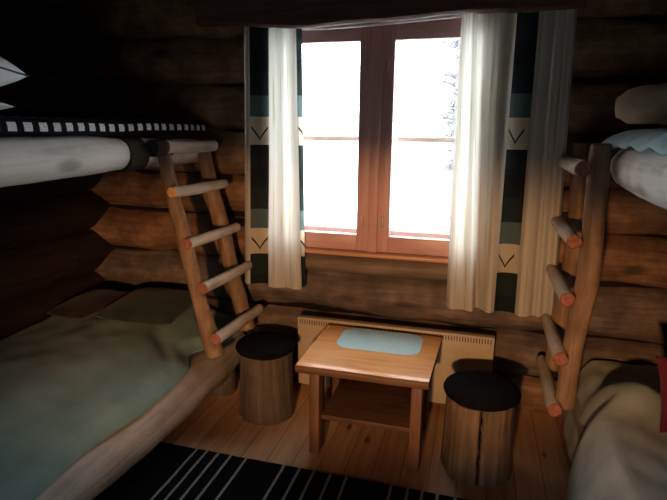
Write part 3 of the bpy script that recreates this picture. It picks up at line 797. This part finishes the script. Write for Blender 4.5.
def smooth01(t): t = max(0, min(1, t)); return t * t * (3 - 2 * t)
def foldL(x, y, s):
    n1 = noise.noise(Vector((x * 2.2, y * 1.6, 3.0))); n2 = noise.noise(Vector((x * 5 + y * 4, y * 3 - x * 5, 7.0)))
    crease = math.exp(-((x + 1.62 + (y - 2.35) * 0.9) / 0.05) ** 2) * smooth01((y - 1.7) / 0.4)
    z = 0.445 + 0.085 * smooth01((0.97 - s) / 0.45) + 0.014 * n1 + 0.012 * n2 + 0.006 * noise.noise(Vector((x * 9 + y * 9, (y - x) * 5, 1.0))) - 0.022 * crease
    d = smooth01((s - 0.9) / 0.1)
    z = z * (1 - d) + 0.395 * d
    zb = 0.294 if s < 0.8 else z - 0.012
    if x > -1.62: zb = max(zb, min(z - 0.01, 0.25 + math.sqrt(max(0, 0.15 ** 2 - (x + 1.475) ** 2)) + 0.0))
    return z, min(zb, z - 0.006)
def edgeL(y):
    b_ = -1.425 + 0.02 * smooth01((y - 1.2) / 0.6) + 0.012 * math.sin(y * 7) + 0.02 * noise.noise(Vector((y * 3, 0, 0)))
    b_ -= 0.10 * math.exp(-((y - 2.45) / 0.13) ** 2)
    return b_
cover('bedspread', -2.44, -1.4, 0.3, 2.96, 0.44, 0.3, foldL, edgeL, TEAL, 'teal green bedspread covering the lower left bed', 'bedspread')

def foldR(x, y, s):
    n1 = noise.noise(Vector((x * 2.5, y * 1.8, 13.0))); n2 = noise.noise(Vector((x * 5 + y * 4, y * 3 - x * 5, 17.0)))
    hump = 0.09 * math.exp(-(((x - 0.76) / 0.13) ** 2 + ((y - 2.42) / 0.13) ** 2))
    z = 0.47 + 0.014 * n1 + 0.012 * n2 + 0.006 * noise.noise(Vector((x * 9 + y * 9, (y - x) * 5, 4.0))) + hump
    z -= 0.045 * smooth01((y - 2.5) / 0.12)
    zb = 0.294 if x > 0.82 else z - 0.012
    return z, min(zb, z - 0.008)
def edgeR(y): return 0.47 + 0.012 * math.sin(y * 9) + 0.015 * noise.noise(Vector((y * 4, 5, 0))) + 0.08 * smooth01((y - 2.28) / 0.14)
cover('bedspread', 1.55, 0.5, 0.4, 2.95, 0.47, 0.3, foldR, edgeR, GREYOL, 'grey olive bedspread hanging over the edge of the lower right bed', 'bedspread', drape=True)

def pillow(name, c, w, d, h, rot, tilt, mat, label, n=26, piping=None, roll=0.0):
    bm = new(); top = []; bot = []
    R = Matrix.Translation(Vector(c)) @ Matrix.Rotation(rot, 4, 'Z') @ Matrix.Rotation(tilt, 4, 'X') @ Matrix.Rotation(roll, 4, 'Y')
    ring = {}
    for j in range(n + 1):
        tr, br = [], []
        for i in range(n + 1):
            u = i / n * 2 - 1; v = j / n * 2 - 1
            pin = 1 - 0.07 * (1 - v * v) * abs(u) ** 3; pin2 = 1 - 0.07 * (1 - u * u) * abs(v) ** 3
            hh = h * ((1 - u * u) * (1 - v * v)) ** 0.42 * (1 + 0.08 * noise.noise(Vector((u * 2, v * 2, w * 9))))
            p = Vector((u * w / 2 * pin, v * d / 2 * pin2, 0))
            on_edge = i in (0, n) or j in (0, n)
            a = bm.verts.new(R @ (p + Vector((0, 0, hh / 2))))
            b_ = a if on_edge else bm.verts.new(R @ (p - Vector((0, 0, hh / 2))))
            tr.append(a); br.append(b_)
            if on_edge: ring[(i, j)] = (R @ p)
        top.append(tr); bot.append(br)
    for j in range(n):
        for i in range(n):
            bm.faces.new((top[j][i], top[j][i + 1], top[j + 1][i + 1], top[j + 1][i]))
            bm.faces.new((bot[j][i], bot[j + 1][i], bot[j + 1][i + 1], bot[j][i + 1]))
    o = tag(build(name, bm, mat, angle=75), label, 'pillow')
    if piping:
        order = [(i, 0) for i in range(0, n, 2)] + [(n, j) for j in range(0, n, 2)] + [(i, n) for i in range(n, 0, -2)] + [(0, j) for j in range(n, -1, -2)]
        bm = new(); log(bm, [tuple(ring[k]) for k in order], [0.004] * len(order), seg=6, step=0.02, rough=0, end_mi=0)
        build('piping', bm, piping, o)
    return o
pillow('pillow', (-1.86, 2.62, 0.598), 0.50, 0.46, 0.13, math.radians(2), math.radians(4), OLIVE, 'dark olive pillow at the head of the lower left bed')
pillow('pillow', (-2.27, 2.56, 0.588), 0.26, 0.42, 0.10, math.radians(-4), math.radians(4), PLUM, 'small plum brown pillow beside the olive pillow on the left bed')
pillow('pillow', (0.955, 2.22, 0.635), 0.42, 0.30, 0.12, math.radians(12), math.radians(70), RED, 'red pillow standing on the lower right bed by the photo edge')

# upper left bunk: checked blanket and two white pillows
bm = new(); uvl = bm.loops.layers.uv.new('UVMap')
PER = 0.0705; ny = 110
prof = [(-2.44, 1.66), (-2.1, 1.665), (-1.78, 1.668), (-1.65, 1.676), (-1.625, 1.674), (-1.612, 1.666), (-1.608, 1.650), (-1.608, 1.634), (-1.614, 1.618)]
dist = [0]
for a, b_ in zip(prof[:-1], prof[1:]): dist.append(dist[-1] + math.dist(a, b_))
g = []
for j in range(ny + 1):
    y = 0.3 + 2.64 * j / ny; row = []
    sag = 0.006 * smooth01((y - 2.0) / 0.5) + 0.004 * noise.noise(Vector((y * 4, 0, 9)))
    pull = 0.03 * smooth01((y - 1.6) / 0.6)
    for (x, z) in prof:
        row.append(bm.verts.new((x - (pull if x > -1.7 else 0) + 0.006 * noise.noise(Vector((y * 5, 2, 1))), y, z + sag)))
    g.append((y, row))
for j in range(ny):
    for i in range(len(prof) - 1):
        f = bm.faces.new((g[j][1][i], g[j][1][i + 1], g[j + 1][1][i + 1], g[j + 1][1][i]))
        for lp, (a, b_) in zip(f.loops, ((j, i), (j, i + 1), (j + 1, i + 1), (j + 1, i))):
            lp[uvl].uv = (g[a][0] / PER, (dist[-1] - dist[b_]) / 0.066 + 0.0)
ob = build('checked_blanket', bm, CHECK, angle=70)
md = ob.modifiers.new('thick', 'SOLIDIFY'); md.thickness = 0.01; md.offset = 1 
tag(ob, 'black blanket with white checks along the edge of the upper left bunk', 'blanket')
pillow('pillow', (-1.88, 1.40, 1.872), 0.50, 0.50, 0.21, math.radians(8), math.radians(-8), PILLOW, 'white pillow with dark piping, topmost on the upper left bunk', piping=PIPING)
pillow('pillow', (-1.885, 1.315, 1.73), 0.50, 0.52, 0.095, math.radians(5), math.radians(-2), PILLOW, 'white pillow lying lower, beneath the piped one on the upper bunk')

# upper right bunk: pale blue blanket, beige roll with black strap
bm = new(); T = []; nx, ny = 40, 60
for j in range(ny + 1):
    y = 0.7 + 1.95 * j / ny; row = []
    for i in range(nx + 1):
        s = i / nx
        x = 1.5 - (1.5 - 0.53) * s
        if x > 0.72: z = 1.625 + 0.01 * noise.noise(Vector((x * 4, y * 4, 2)))
        else:
            cxl = 0.635; d = max(-1, min(1, (x - cxl) / 0.125))
            z = 1.505 + 0.125 * math.sqrt(max(0.02, 1 - d * d)) if x < cxl else 1.63
        z += (0.013 * max(0, math.sin((y + x * 0.8) * 30 + 3.5 * noise.noise(Vector((y * 3, x * 2, 8))))) * smooth01((0.85 - x) / 0.3)) * (0.6 + noise.noise(Vector((y * 5, 1, 2)))) + 0.004
        z += 0.012 + 0.016 * noise.noise(Vector((x * 7, y * 6, 5)))
        row.append(bm.verts.new((x, y, z)))
    T.append(row)
for j in range(ny):
    for i in range(nx): bm.faces.new((T[j][i], T[j][i + 1], T[j + 1][i + 1], T[j + 1][i]))
ob = build('blanket', bm, LIGHTBLUE, angle=80)
md = ob.modifiers.new('thick', 'SOLIDIFY'); md.thickness = 0.012; md.offset = 1
tag(ob, 'pale blue crumpled blanket lying over the white upper right log', 'blanket')

roll = thing('bedding_roll', 'beige rolled sleeping bag on the pale blue upper right blanket', 'bedding roll', (0.75, 2.2, 1.66))
bm = new()
A = Vector((0.515, 2.33, 1.748)); B = Vector((1.12, 2.12, 1.79)); ax = (B - A).normalized(); e1 = ax.cross(Vector((0, 0, 1))).normalized(); e2 = e1.cross(ax)
n = 26; rings = []
for i in range(n + 1):
    s = i / n; r = (0.066 + 0.026 * smooth01(s / 0.5)) * (1 - 0.35 * (1 - min(1, s / 0.06)) ** 2); ring = []
    for k in range(30):
        an = 2 * math.pi * k / 30
        rr = r * (1 + 0.10 * noise.noise(Vector((s * 6, math.cos(an) * 1.5, math.sin(an) * 1.5))) + 0.07 * noise.noise(Vector((s * 4, math.cos(an) * 4, math.sin(an) * 4))) - 0.07 * max(0, math.sin(an * 2 + s * 16 + 2)) ** 6)
        ring.append(bm.verts.new(A.lerp(B, s) + e1 * rr * math.cos(an) * 1.15 + e2 * rr * math.sin(an)))
    rings.append(ring)
for i in range(n):
    for k in range(30): bm.faces.new((rings[i][k], rings[i][(k + 1) % 30], rings[i + 1][(k + 1) % 30], rings[i + 1][k]))
# rolled ends: concentric ridges
for ring, sg, P in ((rings[0], -1, A), (rings[-1], 1, B)):
    prev = ring
    for q, (f_, d_) in enumerate(((0.9, 0.012), (0.72, 0.014), (0.66, -0.004), (0.58, 0.012), (0.42, 0.012), (0.36, -0.006), (0.28, 0.01), (0.1, 0.008))):
        cur = [bm.verts.new(P + (v.co - P - ax * (v.co - P).dot(ax)) * f_ + ax * sg * d_) for v in ring]
        for k in range(30): bm.faces.new((prev[k], prev[(k + 1) % 30], cur[(k + 1) % 30], cur[k]))
        prev = cur
    bm.faces.new(prev)
build('bag', bm, BEIGE, roll, angle=80)
bm = new(); pts = []
for k in range(25):
    an = 2 * math.pi * k / 24; P = A.lerp(B, 0.27); pts.append(tuple(P + e1 * 0.10 * math.cos(an) * 1.15 + e2 * 0.098 * math.sin(an)))
log(bm, pts, [0.006] * 25, seg=6, step=0.02, rough=0, end_mi=0); build('strap', bm, STRAP, roll)
